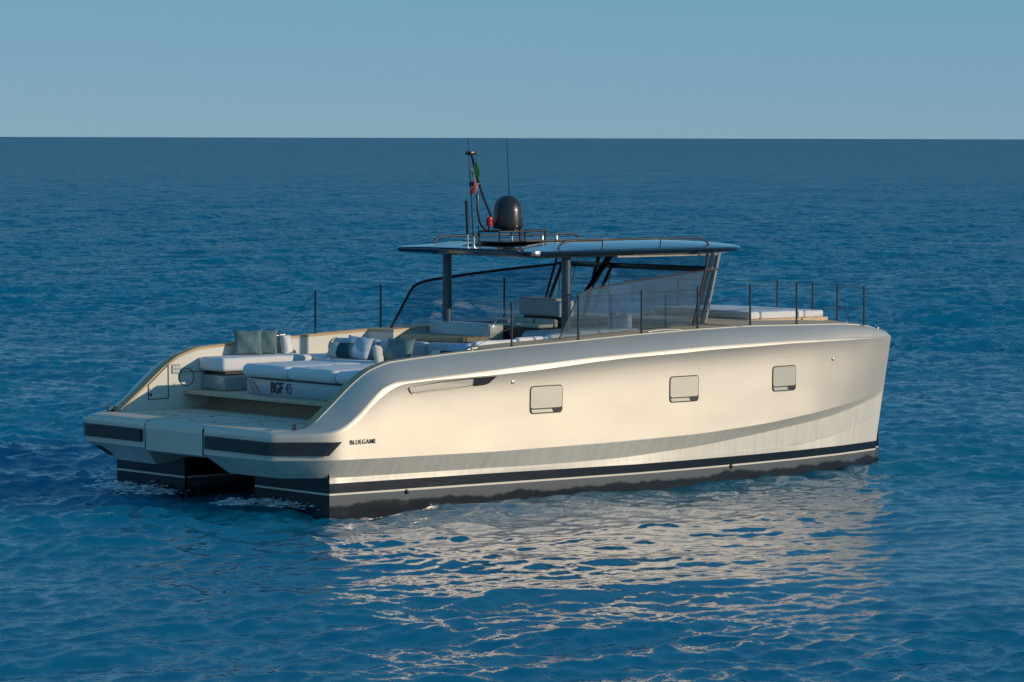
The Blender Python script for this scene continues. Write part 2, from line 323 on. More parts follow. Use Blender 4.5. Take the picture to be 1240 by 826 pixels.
Z5 = smooth_tab([(-.12, .819), (1.4, .80), (2.94, .785), (5.4, .80), (7.23, .835), (8.76, .919), (10.22, 1.052), (11.17, 1.150), (12.36, 1.25)], w=.6)
Z6 = smooth_tab([(-.14, 1.143), (.15, 1.201), (.37, 1.371), (.66, 1.623), (.96, 1.81), (1.18, 1.88), (1.81, 1.916), (2.87, 1.942), (3.82, 1.985), (4.93, 2.064), (5.69, 2.105), (6.8, 2.135), (7.41, 2.16), (9.35, 2.193), (10.9, 2.187), (12.46, 2.172)], w=.16)
Z7 = smooth_tab([(-.14, 1.20), (.05, 1.225), (.14, 1.262), (.37, 1.46), (.60, 1.662), (.81, 1.83), (1.07, 1.92), (1.82, 1.962), (2.87, 2.015), (3.82, 2.07), (4.93, 2.135), (5.69, 2.165), (6.8, 2.20), (7.41, 2.22), (9.35, 2.245), (10.9, 2.228), (12.46, 2.182)], w=.16)
Z8 = smooth_tab([(-.22, 1.239), (.21, 1.569), (.57, 1.856), (.88, 2.051), (1.25, 2.165), (1.8, 2.208), (2.65, 2.262), (3.35, 2.293), (3.76, 2.315), (5.01, 2.365), (6.32, 2.422), (7.6, 2.46), (8.75, 2.476), (10.89, 2.437), (11.63, 2.392), (12.1, 2.31)], w=.16)
CR = [(-.1, .0), (.5, .01), (1.5, .045), (4, .07), (8, .08), (11, .05), (12.46, .0)]     # how far the ridge stands out
NS = 150
tt = np.linspace(0, 1, NS); tt = .5*tt+.5*tt**1.0
def stern_seg(p0, p1, p2, n0=8, n1=10, rad=.12):
    """transom half, softly rounded corner, chamfer"""
    p0, p1, p2 = Vector(p0), Vector(p1), Vector(p2); a = p1+(p0-p1).normalized()*rad; b = p1+(p2-p1).normalized()*rad
    L = [p0.lerp(a, i/n0) for i in range(n0)]
    for i in range(5):
        s = i/4; L.append(a.lerp(p1, s).lerp(p1.lerp(b, s), s))
    L += [b.lerp(p2, (i+1)/n1) for i in range(n1-1)]
    return L
def side_seg(x0, x1, yf, zf):
    return [Vector((x0+(x1-x0)*s, -yf(x0+(x1-x0)*s), zf(x0+(x1-x0)*s))) for s in tt]
T = lambda tab: (lambda x: itp(x, tab))
def soften(L, i, n=7):
    L = [v.copy() for v in L]
    for _ in range(12):
        K = [v.copy() for v in L]
        for j in range(i-n, i+n+1): L[j] = (K[j-1]+K[j]*2+K[j+1])/4
    return L
def full(p0, p1, x0, x1, yf, zf, rad=.10):
    s = side_seg(x0, x1, yf, zf); L = stern_seg(p0, p1, s[0], rad=rad); i = len(L); return soften(L+s, i, 5)
L4 = full((-.50, -.95, .52), (-.45, -2.15, .52), .0, 12.36, T(Y4), T(Z4), .06)
L5 = full((-.83, -.752, .80), (-.83, -2.37, .81), -.10, 12.36, lambda x: (itp(x, YT)-itp(x, CR))*(1-max(0, (x-9.5)/2.86)**2)+(itp(x, Y4)+.004)*max(0, (x-9.5)/2.86)**2, T(Z5))
L6 = full((-.83, -.752, 1.13), (-.83, -2.37, 1.14), -.10, 12.46, T(YT), T(Z6))
L7 = full((-.815, -.752, 1.19), (-.815, -2.355, 1.20), -.10, 12.46, lambda x: itp(x, YT)-.022, T(Z7))
L8 = full((-.745, -.752, 1.226), (-.745, -2.29, 1.226), -.22, 12.1, T(YD), T(Z8))
K = len(L4); NST = K-NS
# end of L5 joins L4 at the stem
def strip(lines, smooth=True, flip=False):
    V = []; Fc = []; n = len(lines[0])
    for l in lines: V += [v[:] for v in l]
    for a in range(len(lines)-1):
        for i in range(n-1): Fc.append((a*n+i, a*n+i+1, (a+1)*n+i+1, (a+1)*n+i))
    return V, Fc
def mirror(V): return [(x, -y, z) for (x, y, z) in V]
def topside_rows():
    rows = []; H = [0, .12, .25, .4, .55, .68, .78, .86, .91, .95, .98, 1]
    for h in H:
        row = []
        for i in range(K):
            a, b = L5[i], L6[i]; p = a.lerp(b, h); x = p.x
            c = itp(x, CR) if i >= NST else 0
            d = (b.z-a.z)*(1-h); yo = (b.y)+c*(1-math.exp(-d/.13)) if i >= NST else p.y
            if i >= NST:
                base = a.y+(b.y+c-a.y)*h*0      # stay near the recessed skin, flare out just under the ridge
                w_ = min(1., (i-NST)/10.)
                yy = a.y*(1-h)+(b.y+c)*h - c*math.exp(-d/.13)
                p = Vector((p.x, p.y*(1-w_)+yy*w_, p.z))
            row.append(p)
        rows.append(row)
    return rows
def shoulder_rows():
    rows = []
    for h in (0, .08, .2, .4, .6, .8, .92, 1):
        row = []
        for i in range(K):
            p = L7[i].lerp(L8[i], h); q = 4*h*(1-h); b = .035 if i >= NST+6 else .008
            row.append(p+Vector((0, -b*q*.6, b*q*.8)))
        rows.append(row)
    return rows
RD = [L6, [L6[i].lerp(L7[i], .5)+Vector((0, -.008, 0)) for i in range(K)], L7]
hull = MB()
TS = topside_rows()
# lower hull lines on starboard side
def hl(z, zf=None, dx=0): return [Vector((0+(12.23+.105*z+dx)*s, -itp(min(12.26, 12.26*s), YH), (zf((12.23+.105*z)*s) if zf else z))) for s in tt]
ZB = [(0, .457), (3, .445), (6, .415), (12.4, .408)]; ZW = [(0, .311), (3, .30), (6, .284), (12.4, .283)]; ZU = [(0, .283), (6, .258), (12.4, .255)]
for sgn in (1, -1):
    mm = (lambda V: V) if sgn == 1 else mirror
    for rows, mi in ((TS, 0), (RD, 0), (shoulder_rows(), 0)):
        V, Fc = strip(rows); hull.add(mm(V), Fc, mi, True)
    V, Fc = strip([L4, [L4[i].lerp(L5[i], .5) for i in range(K)], L5]); hull.add(mm(V), Fc, 1, True)
    # lip under the chine back to the lower hull
    low = [Vector((v.x, v.y+.010, v.z-.004)) for v in L4[NST:]]; V, Fc = strip([L4[NST:], low]); hull.add(mm(V), Fc, 0, False)
    b_ = hl(.45, T(ZB)); w_ = hl(.3, T(ZW)); u_ = hl(.27, T(ZU)); k0 = hl(.02); k1 = [Vector((v.x*.995, v.y*.985, -.35)) for v in k0]; k2 = [Vector((v.x*.985, v.y*.72-.3, -.75)) for v in k0]
    ray = []                                # spray rail above the boot stripe towards the bow
    for i, v in enumerate(low):
        zr = itp(v.x, [(0, .50), (9.4, .50), (10.0, .52), (10.96, .603), (11.81, .768), (12.5, .955)])
        zr = min(zr, v.z-.02); q_ = b_[i]; h_ = max(0, min(1, (zr-q_.z)/(v.z-q_.z))); ray.append(Vector((q_.x+(v.x-q_.x)*h_, q_.y+(v.y-q_.y)*h_, zr)))
    ray2 = [Vector((v.x, v.y+itp(v.x, [(0, 0), (9.5, 0), (10.5, .03), (12.3, .004)]), v.z-.012)) for v in ray]
    V, Fc = strip([low, ray]); hull.add(mm(V), Fc, 1, True)
    V, Fc = strip([ray, ray2]); hull.add(mm(V), Fc, 1, False)
    V, Fc = strip([ray2, b_]); hull.add(mm(V), Fc, 1, True)
    V, Fc = strip([b_, w_]); hull.add(mm(V), Fc, 2, True)
    V, Fc = strip([w_, u_]); hull.add(mm(V), Fc, 3, True)
    V, Fc = strip([u_, k0, k1, k2]); hull.add(mm(V), Fc, 4, True)
    # inner face of the demihull (towards the tunnel) and its transom
    def inn(z, f=0): 
        out = []
        for s, v in zip(tt, low):
            yi = itp(v.x, [(0, .90), (6, .98), (9, 1.12), (11, 1.42), (12.0, 1.68), (12.4, 1.86)])
            out.append(Vector((v.x, -yi-f, z)))
        return out
    iz = [[Vector((v.x, w_.y, v.z)) for v, w_ in zip(low, inn(.62))], inn(.31), inn(.285), inn(-.1), inn(-.75, .3)]
    for q, mi in ((0, 2), (1, 3), (2, 4), (3, 4)):
        V, Fc = strip([iz[q], iz[q+1]]); hull.add(mm(V), Fc, mi, True)
    V, Fc = strip([k2, iz[4]]); hull.add(mm(V), Fc, 4, True)
    # stern faces: strips in z; below the stripe, black paints in the transom's shade
    yo = -2.73
    for (z0, z1, mi) in ((.311, .60, 2), (.283, .311, 3), (-.75, .283, 2)):
        hull.add(mm([(0, yo, z0), (0, -.90, z0), (0, -.90, z1), (0, yo, z1)]), [(0, 1, 2, 3)], mi, False)
    # underside of the stern block, from its lower edge to the demihull transom
    V = [L4[i][:] for i in range(NST+1)]+[(0.03, L4[i].y, .60) for i in range(NST)]+[(.03, -2.7, .55)]
    n = NST+1; Fc = [(i, i+1, n+i+1, n+i) for i in range(n-1)]; hull.add(mm(V), Fc, 1, False)
    # slanted cheek beside the gate
    hull.add(mm([L4[0][:], L5[0][:], L6[0][:], L7[0][:], L8[0][:], (.2, -.80, 1.22), (.2, -.95, .60)]), [(0, 1, 2, 3, 4, 5, 6)], 1, False)
# tunnel roof, bow front
hull.add([(-.5, -.95, .74), (-.5, .95, .74), (12.3, 1.9, .80), (12.3, -1.9, .80)], [(0, 1, 2, 3)], 5, False)  # tunnel roof coloured dark to stand for the shade inside
def cross(p, q, bulge, n=24):
    return [Vector((p.x+bulge*(1-(2*i/n-1)**2), p.y+(q.y-p.y)*i/n, p.z)) for i in range(n+1)]
e8 = L8[-1]; e7 = L7[-1]; e4 = L4[-1]
mir = lambda v: Vector((v.x, -v.y, v.z))
fr = [cross(e8, mir(e8), .25), cross(e7, mir(e7), .12), cross(L6[-1], mir(L6[-1]), .12), cross(e4, mir(e4), -.1), cross(Vector((11.2, -1.45, .82)), Vector((11.2, 1.45, .82)), -.2)]
fr[0] = [v+Vector((0, 0, .05*(1-(v.y/2)**2))) for v in fr[0]]
V, Fc = strip(fr); hull.add(V, Fc, 0, False)
hull_o = hull.build('hull', ['champagne paint', 'champagne paint low', 'gloss black band', 'cream stripe', 'antifouling', 'recess shade'], yacht)

def skin_y(x, z):
    """starboard skin y of the topside at (x, z)"""
    s = (x+.10)/12.5; a5 = itp(x, YT)-itp(x, CR); c = itp(x, CR); z5 = itp(x, Z5); z6 = itp(x, Z6); h = (z-z5)/(z6-z5)
    return -(a5*(1-h)+(itp(x, YT)-c)*h)+ -c*math.exp(-(z6-z)/.13)
def skin_pts(poly, off):
    return [Vector((x, skin_y(x, z)-off, z)) for x, z in poly]
def rr(x0, x1, z0, z1, r, sl=0, n=4):
    P = []
    for cx_, cz_, a0 in ((x1-r, z1-r, 0), (x0+r, z1-r, 90), (x0+r, z0+r, 180), (x1-r, z0+r, 270)):
        for k in range(n+1):
            a_ = R(a0+90*k/n); P.append((cx_+r*math.cos(a_), cz_+r*math.sin(a_)+sl*(cx_+r*math.cos(a_)-x0)))
    return P
# hull windows
for sg in (1, -1):
    for (x0, x1, z0, z1) in ((3.67, 4.33, 1.315, 1.742), (6.585, 7.225, 1.355, 1.77), (8.925, 9.50, 1.425, 1.836)):
        fz = lambda V: V if sg == 1 else [Vector((v.x, -v.y, v.z)) for v in V]
        f = MB().prism(fz(skin_pts(rr(x0, x1, z0, z1, .06), .002)), (0, -.006*sg, 0), 0).build('window', 'dark line', yacht)
        MB().prism(fz(skin_pts(rr(x0+.012, x1-.016, z0+.085, z1-.014, .045), .006)), (0, -.010*sg, 0), 0, ).build('shutter', 'shutter paint', f)
        MB().prism(fz(skin_pts([(x0+.05, z0+.018), (x1-.19, z0+.018), (x1-.22, z0+.066), (x0+.02, z0+.066)], .006)), (0, -.006*sg, 0)).build('sill', 'shutter paint', f)
    g = lambda y: y*sg
    # long air intake below the ridge
    def sk(P, o): 
        V = skin_pts(P, o); return V if sg == 1 else [Vector((v.x, -v.y, v.z)) for v in V]
    v = MB().prism(sk([(1.29, 1.825), (1.34, 1.728), (2.0, 1.752), (2.76, 1.800), (2.83, 1.82), (2.97, 1.925), (2.5, 1.915), (1.9, 1.885)], .0), (0, -.008*sg, 0)).build('air_intake', 'recess shade', yacht)  # flat dark panel in place of a shaded recess
    MB().prism(sk([(1.285, 1.822), (1.33, 1.745), (2.0, 1.772), (2.50, 1.808), (2.50, 1.900), (1.9, 1.874)], .006), (0, -.02*sg, 0)).build('fin', 'champagne paint', v)
    MB().prism(sk([(1.36, 1.722), (2.55, 1.785), (2.52, 1.797), (1.35, 1.736)], .006), (0, -.012*sg, 0)).build('lip', 'champagne paint', v)
    for (x, z, rad) in ((3.31, 1.82, .022), (10.47, 1.89, .022)):
        MB().lathe((x, (skin_y(x, z)-.002)*sg, z), [(rad*1.3, 0), (rad*1.3, .008), (rad, .018), (rad*.4, .02)], axis=(0, -sg, 0), n=16).build('hull_fitting', 'steel', yacht)
    for (x, z) in ((1.42, .262), (8.17, .255)):
        MB().lathe((x, (-itp(x, YH)-.002)*sg, z), [(.035, 0), (.035, .01), (.024, .035), (.012, .04)], axis=(0, -sg, 0), n=16).build('hull_fitting', 'dark steel', yacht)
# name on the side
nmx = Matrix.Translation((.20, skin_y(.3, 1.05)-.008, 1.035)) @ Matrix.Rotation(R(90), 4, 'X')
text_mesh('lettering', 'BLUEGAME', .092, nmx, 'lettering', yacht, .0008, 1.12, .98)

# transom gate
gate = MB()
P = [(-.832, .735, .775), (-.842, .735, 1.10), (-.832, .735, 1.18), (-.75, .735, 1.226), (.1, .735, 1.226), (.1, .735, .75), (-.78, .735, .745)]
V = []
for j in range(13):
    y = .735-1.47*j/12
    for p in P: V.append((p[0]-.01*(1-(2*j/12-1)**2), y, p[2]))
n = len(P); Fc = [(j*n+i, j*n+(i+1) % n, (j+1)*n+(i+1) % n, (j+1)*n+i) for j in range(12) for i in range(n)]+[tuple(range(n)), tuple(range(12*n, 13*n))[::-1]]
gate.add(V, Fc, 0, False); gate_o = gate.build('transom_gate', 'champagne paint', yacht)
MB().box(-.842, .1, .737, .750, .785, 1.17).build('gate_seal', 'dark line', gate_o); MB().box(-.842, .1, -.750, -.737, .785, 1.17).build('gate_seal', 'dark line', gate_o)

# rubber fender strips round the stern corners
for sg in (1, -1):
    top = []; ns = 40
    A_ = [(-.834, -.83), (-.834, -2.27), (-.825, -2.35), (-.75, -2.43), (-.12, -2.945), (-.03, -2.968), (.05, -2.972)]
    B_ = [(-.834, -.83), (-.834, -2.27), (-.825, -2.35), (-.75, -2.43), (-.24, -2.87), (-.20, -2.895), (-.155, -2.92)]
    V = []; 
    for (ax, ay), (bx, by) in zip(A_, B_):
        nx, ny = (-1, 0) if ax < -.83 else ((-.5, -.85) if ay > -2.93 else (-.2, -1)); o1, o2 = .0, .04
        V += [(bx, by, .885), (bx+nx*o2, by+ny*o2, .893), (ax+nx*o2, ay+ny*o2, 1.075), (ax, ay, 1.085)]
    V[-3] = (V[-3][0]-.02, V[-4][1]-.012, V[-3][2]); V[-2] = (V[-2][0]-.02, V[-1][1]-.012, V[-2][2])
    if sg == -1: V = [(x, -y, z) for x, y, z in V]
    Fc = [(j*4+i, j*4+i+1, j*4+5+i, j*4+4+i) for j in range(6) for i in range(3)]+[(0, 1, 2, 3), (24, 25, 26, 27)]
    MB().add(V, Fc, 0, False).build('rub_fender', 'rubber', yacht)
# small outlet low on the port quarter
MB().prism([(-.755, 2.20, .745), (-.755, 2.07, .745), (-.57, 1.99, .605), (-.57, 2.12, .605)], (-.012, 0, -.012)).build('exhaust_outlet', 'recess shade', yacht)

# ------------------------------------------------------------------ decks
# swim platform
plat = [(v.x, v.y, 1.224) for v in L8[:NST]]; plat = [(-.74, -.80, 1.224)]+plat+[(-.2, -2.42, 1.224), (1.8, -2.42, 1.224), (1.8, 2.42, 1.224), (-.2, 2.42, 1.224)]+[(v.x, -v.y, 1.224) for v in L8[:NST]][::-1]+[(-.74, .80, 1.224)]
MB().prism(plat, (0, 0, .006)).build('swim_platform', 'teak platform', yacht)
MB().box(-.62, .75, -.70, -.694, 1.228, 1.2325).box(-.62, .75, .694, .70, 1.228, 1.2325).box(.55, .556, -1.9, 1.9, 1.228, 1.2328).build('hatch_seam', 'dark line', yacht)
for sg in (1, -1):
    for (x, y) in ((.12, 1.62), (-.02, 1.1), (.3, .6), (-.3, .3)):
        MB().lathe((x, y*sg, 1.230), [(.035, 0), (.035, .004), (.02, .006)], n=14).build('deck_fitting', 'dark line', yacht)
# cleats on the platform corners
for sg in (1, -1):
    c = Vector((-.36, 2.36*sg, 1.232)); b_ = MB()
    for d in (-.05, .05): b_.tube([c+Vector((d*.8, -d*.6*sg, 0)), c+Vector((d*.8, -d*.6*sg, .085))], .014, 1)
    b_.tube([c+Vector((-.13, .09*sg, .088)), c+Vector((-.06, .04*sg, .10)), c+Vector((.06, -.04*sg, .10)), c+Vector((.13, -.09*sg, .088))], .014, 0)
    b_.build('cleat', ['steel', 'dark line'], yacht)
# coaming: teak cap, trims and inner liner, both sides
XS0 = 4.7                                                    # where the port bulwark widens into the side deck
def inner_y(x, sg):
    x1 = 3.25 if sg == 1 else XS0                            # sg 1 = starboard
    return 2.33 if x < x1 else (2.33-.48*min(1, (x-x1)/.12))
for sg in (1, -1):
    xs = [-.22+i*(8.55+.22)/170 for i in range(171)]; V = []
    for x in xs:
        z = itp(x, Z8); yo_ = itp(x, YD)-.012; yi = inner_y(x, sg)
        V += [(x, -yo_*sg, z-.02), (x, -yo_*sg, z+.012), (x, -yi*sg, z+.012), (x, -yi*sg, z-.03)]
    Fc = [(j*4+i, j*4+i+1, j*4+5+i, j*4+4+i) for j in range(170) for i in range(3)]+[(0, 1, 2, 3), (680, 681, 682, 683)]
    k1 = sum(1 for x in xs if x < (3.25 if sg == 1 else XS0))
    b_ = MB(); b_.add(V, Fc, 0, False); o = b_.build('coaming_cap', ['teak cap', 'teak deck'], yacht)
    for p in o.data.polygons:
        if p.center.x > (3.3 if sg == 1 else XS0+.1): p.material_index = 1
    MB().tube([(x, -(itp(x, YD)+.001)*sg, itp(x, Z8)+.004) for x in xs], .009, n=6).build('edge_trim', 'gel cream', yacht)
    # inner liner
    V = []
    for x in xs:
        yi = inner_y(x, sg)+.004; V += [(x, -yi*sg, itp(x, Z8)-.028), (x, -yi*sg, 1.18)]
    Fc = [(j*2, j*2+1, j*2+3, j*2+2) for j in range(170)]
    V2 = [(x, y-.03*sg, z) for x, y, z in V]; nV = len(V)
    MB().add(V, Fc, 0, True).build('inner_liner', 'gel cream', yacht)
# port liner details: locker door, grille and speaker rings
yl = 2.326
door = MB()
for a_, b_ in (((.32, 1.395), (.32, 1.62)), ((.32, 1.62), (.70, 1.925)), ((.70, 1.925), (.70, 1.40)), ((.70, 1.40), (.32, 1.395))):
    door.tube([(a_[0], yl, a_[1]), (b_[0], yl, b_[1])], .006, n=6)
door_o = door.build('locker_door', 'dark line', yacht)
MB().lathe((.36, yl, 1.47), [(.022, 0), (.022, .01)], axis=(0, -1, 0), n=14).build('latch', 'dark line', door_o)
MB().lathe((.36, yl, 1.56), [(.014, 0), (.014, .01)], axis=(0, -1, 0), n=14).build('latch', 'steel', door_o)
gr = MB().prism([(x, yl, z) for x, z in rr(.77, .925, 1.78, 1.93, .015)], (0, -.008, 0)).build('grille', 'grey panel', yacht)
s_ = MB()
for i in range(3):
    for j in range(2): s_.prism([(x, yl-.008, z) for x, z in rr(.785+i*.045, .785+i*.045+.03, 1.80+j*.062, 1.80+j*.062+.045, .012)], (0, -.004, 0))
s_.build('slot', 'gel cream', gr)
MB().tube([(1.05+.14*math.cos(a_), yl, 1.72+.14*math.sin(a_)) for a_ in [i*math.pi/12 for i in range(25)]], .005, n=6).build('speaker_ring', 'dark line', yacht)
MB().tube([(.92, yl, 1.80), (1.6, yl, 1.80)], .004, n=6).build('panel_seam', 'dark line', yacht)
sp_ = MB().lathe((4.02, yl, 2.10), [(.14, 0), (.14, .006), (.12, .010)], axis=(0, -1, 0), n=32).build('speaker', 'pillow cream', yacht)
MB().tube([(4.02+.142*math.cos(a_), yl-.008, 2.10+.142*math.sin(a_)) for a_ in [i*math.pi/16 for i in range(33)]], .005, n=6).build('ring', 'dark line', sp_)

# step wall and shelf behind the platform
b_ = MB(); V = []
for j in range(11):
    s = j/10; V += [(1.28+.34*s**.6, y, 1.22+.25*s) for y in (-2.33, 2.33)]
b_.add(V, [(j*2, j*2+1, j*2+3, j*2+2) for j in range(10)], 0, True); b_.box(1.64, 1.7, -2.33, 2.33, 1.22, 1.46); b_.build('step_wall', 'teak shelf', yacht)
b_ = MB().box(1.0, 2.2, .905, 2.325, 1.455, 1.512, bev=.008).box(1.0, 2.2, -.995, .897, 1.455, 1.512, bev=.008).box(1.0, 2.2, -2.325, -1.003, 1.455, 1.512, bev=.008)
b_.build('teak_step', 'teak shelf', yacht)
MB().box(1.03, 1.06, -2.3, 2.3, 1.44, 1.457).build('step_rail', 'dark line', yacht)

# aft sun pad
bs = MB().box(1.36, 3.4, -2.3, 1.15, 1.513, 1.755, bev=.012).build('sunpad_base', 'pad base', yacht)
MB().box(1.40, 3.4, -2.3, 1.12, 1.755, 1.80).build('plinth', 'console black', bs)
tm = Matrix.Translation((1.352, .53, 1.56)) @ Matrix.Rotation(R(-90), 4, 'Z') @ Matrix.Rotation(R(90), 4, 'X')
text_mesh('lettering', 'BGF', .235, tm, 'lettering', bs, .0065, .95, .80)
tm = Matrix.Translation((1.352, .155, 1.56)) @ Matrix.Rotation(R(-90), 4, 'Z') @ Matrix.Rotation(R(90), 4, 'X')
text_mesh('lettering', '45', .235, tm, 'lettering', bs, -.003, .95, .78)
gq = MB()
for (y0, y1, w0) in ((1.06, .86, .05), (1.14, .98, .03)):
    L = [(y0+(y1-y0)*(i/8), 1.745-.225*(i/8)**1.3) for i in range(9)]
    gq.prism([(1.357, y, z) for y, z in L]+[(1.357, y-w0*(.5+i/8), z) for i, (y, z) in reversed(list(enumerate(L)))], (-.003, 0, 0))
gq.build('graphic', 'peach graphic', bs)
def cushion(x0, x1, y0, y1, z0, z1, r, parent, name='cushion', m_='fabric white', crown=.012, mtx=None):
    """upholstered slab: rounded box with a soft crown"""
    bm = bmesh.new(); bmesh.ops.create_cube(bm, size=1)
    for v in bm.verts: v.co = Vector(((x0+x1)/2+v.co.x*(x1-x0), (y0+y1)/2+v.co.y*(y1-y0), (z0+z1)/2+v.co.z*(z1-z0)))
    bmesh.ops.bevel(bm, geom=bm.edges[:], offset=min(r, .49*min(x1-x0, y1-y0, z1-z0)), segments=6, profile=.5, affect='EDGES')
    big = [e for e in bm.edges if e.calc_length() > .25]
    bmesh.ops.subdivide_edges(bm, edges=big, cuts=7, use_grid_fill=True)
    for v in bm.verts:
        fx = 1-((v.co.x-(x0+x1)/2)/((x1-x0)/2))**2; fy = 1-((v.co.y-(y0+y1)/2)/((y1-y0)/2))**2
        if v.co.z > (z0+z1)/2: v.co.z += crown*(max(0, fx*fy))**.5+.003*math.sin(v.co.x*13+v.co.y*9)
    bmesh.ops.recalc_face_normals(bm, faces=bm.faces)
    if mtx is not None: bm.transform(mtx)
    me = bpy.data.meshes.new(name); bm.to_mesh(me); bm.free(); me.polygons.foreach_set('use_smooth', [True]*len(me.polygons))
    return link(name, me, parent, [m_])
for y0, y1 in ((-.055, 1.10), (-1.255, -.07), (-2.31, -1.27)):
    cushion(1.20, 3.3, y0, y1, 1.785, 1.985, .095, yacht, 'sunpad_cushion')
# port lounge
lb = MB().box(1.33, 3.4, 1.70, 2.322, 1.513, 1.762, bev=.035, seg=4).build('lounge_base', 'locker grey', yacht)
MB().box(1.38, 3.4, 1.75, 2.30, 1.76, 1.83).build('plinth', 'console black', lb)
cushion(1.27, 3.05, 1.66, 2.322, 1.82, 2.03, .06, yacht, 'lounge_cushion')
cushion(3.07, 4.75, 1.3, 2.322, 1.80, 2.00, .06, yacht, 'lounge_cushion')
MB().box(3.1, 4.8, -2.3, 2.32, 1.4, 1.79).build('lounge_base', 'locker grey', yacht)
MB().box(1.7, 8.6, -2.32, 2.32, 1.30, 1.36).build('cockpit_sole', 'teak platform', yacht)
# sofa backrest across the boat
def slanted(x0, y0, x1, y1, z0, z1, th, name, m_, r=.06, lean=.06):
    L = math.hypot(x1-x0, y1-y0); an = math.atan2(y1-y0, x1-x0)
    mt = Matrix.Translation((x0, y0, 0)) @ Matrix.Rotation(an, 4, 'Z')
    o = cushion(0, L, -th, 0, z0, z1, r, yacht, name, m_, .004, mt); return o
pts = [(3.42, 1.68), (3.60, .72), (3.79, -.26), (3.97, -1.25), (4.06, -1.78)]
for (a_, b_) in zip(pts[:-1], pts[1:]):
    dx, dy = (b_[0]-a_[0]), (b_[1]-a_[1]); Ls = math.hypot(dx, dy); g_ = .006/Ls
    slanted(b_[0]-dx*g_, b_[1]-dy*g_, a_[0]+dx*g_, a_[1]+dy*g_, 1.95, 2.285, .20, 'sofa_backrest', 'fabric grey', .07)

# throw pillows
def pillow(name, label, c, wd, ht, th, mt, mats, split=None, group='throw pillows on the aft lounge'):
    n = 18; V = []; Fc = []; I = []
    for side in (1, -1):
        k = len(V)
        for i in range(n+1):
            for j in range(n+1):
                u = 2*i/n-1; v = 2*j/n-1
                pinch = 1-.09*(1-abs(v)**2.2)*(abs(u)**6) ; pinch2 = 1-.09*(1-abs(u)**2.2)*(abs(v)**6)
                t_ = (max(0, (1-u**4))*max(0, (1-v**4)))**.5*(1+.10*math.sin(5*u+3*v+c[0]*7)+.06*math.sin(9*v-4*u+c[1]*5))
                V.append((u*wd/2*pinch, side*t_*th/2, v*ht/2*pinch2))
        for i in range(n):
            for j in range(n):
                Fc.append((k+i*(n+1)+j, k+(i+1)*(n+1)+j, k+(i+1)*(n+1)+j+1, k+i*(n+1)+j+1)); I.append(1 if (split is not None and (i+.5)/n > split) else 0)
    me = bpy.data.meshes.new(name); me.from_pydata(V, [], Fc); me.polygons.foreach_set('material_index', I)
    bm = bmesh.new(); bm.from_mesh(me); bmesh.ops.remove_doubles(bm, verts=bm.verts, dist=.0005); bmesh.ops.recalc_face_normals(bm, faces=bm.faces); bm.to_mesh(me); bm.free()
    me.polygons.foreach_set('use_smooth', [True]*len(me.polygons)); me.update()
    o = link(name, me, None, mats); o.location = c; o.rotation_euler = mt; tag(o, label, 'pillow', group); return o
# rotation: x = lean back, z = heading; local -Y is the front face
pillow('throw_pillow', 'plain sage green pillow at the port coaming, nearest the stern', (2.08, 2.10, 2.235), .46, .42, .15, (R(-14), 0, R(-32)), ['pillow green'])
pillow('throw_pillow', 'plain sage green pillow standing behind the nearest-stern green pillow', (2.42, 2.15, 2.23), .46, .42, .14, (R(-10), 0, R(-38)), ['pillow green'])
b_ = pillow('round_pillow', 'pale round pillow with grey band against the port coaming', (2.90, 2.17, 2.18), .34, .32, .16, (R(-8), 0, R(38)), ['fabric white', 'fabric grey'], .62)
pillow('throw_pillow', 'small pillow half cream half dark teal at the sofa’s port end', (3.10, 1.02, 2.13), .48, .27, .13, (R(-30), 0, R(-72)), ['pillow cream', 'pillow teal'], .42)
pillow('throw_pillow', 'large pale blue pillow leaning behind the cream and teal pillow', (3.28, .80, 2.17), .46, .40, .14, (R(-28), R(6), R(-66)), ['pillow blue white'])
pillow('throw_pillow', 'large dark green pillow with pale edge at the sofa’s middle', (3.30, -.22, 2.17), .50, .42, .16, (R(-25), 0, R(-70)), ['pillow green'])
pillow('throw_pillow', 'narrow cream pillow standing edge-on beside the large dark green pillow', (2.98, -.10, 2.11), .36, .32, .12, (R(-10), R(6), R(40)), ['pillow cream'])
pillow('throw_pillow', 'pale blue pillow at the sofa’s starboard end', (3.66, -1.22, 2.16), .46, .36, .14, (R(-30), R(-4), R(-76)), ['pillow blue white'])
pillow('throw_pillow', 'cream and dark pillow half hidden by starboard coaming', (3.42, -1.12, 2.09), .44, .27, .12, (R(-30), 0, R(-74)), ['pillow cream', 'pillow teal'], .42)

# ------------------------------------------------------------------ side decks and foredeck
V = []; xs = [8.40+i*(11.9-8.40)/40 for i in range(41)]; ny = 20
for x in xs:
    yo_ = itp(x, YD)-.012; z = itp(x, Z8)
    for j in range(ny+1):
        u = 2*j/ny-1; V.append((x+(.3*(1-u*u) if x > 11.6 else .3*(1-u*u)*max(0, (x-11)/.6) if x > 11 else 0), -yo_*u, z+.012+.035*(1-u*u)))
Fc = [(i*(ny+1)+j, i*(ny+1)+j+1, (i+1)*(ny+1)+j+1, (i+1)*(ny+1)+j) for i in range(40) for j in range(ny)]
MB().add(V, Fc, 0, True).build('foredeck', 'teak deck', yacht)
for sg in (1, -1):
    xs = [8.4+i*(12.05-8.4)/30 for i in range(31)]
    MB().tube([(x, -(itp(x, YD))*sg, itp(x, Z8)+.004) for x in xs], .010, n=6).build('edge_trim', 'gel cream', yacht)
MB().box(9.75, 11.62, -1.36, 1.36, 2.44, 2.50, bev=.008).build('sunpad_plinth', 'teak deck', yacht)
cushion(9.85, 10.10, -1.30, 1.30, 2.50, 2.625, .045, yacht, 'bow_sunpad', 'fabric white')
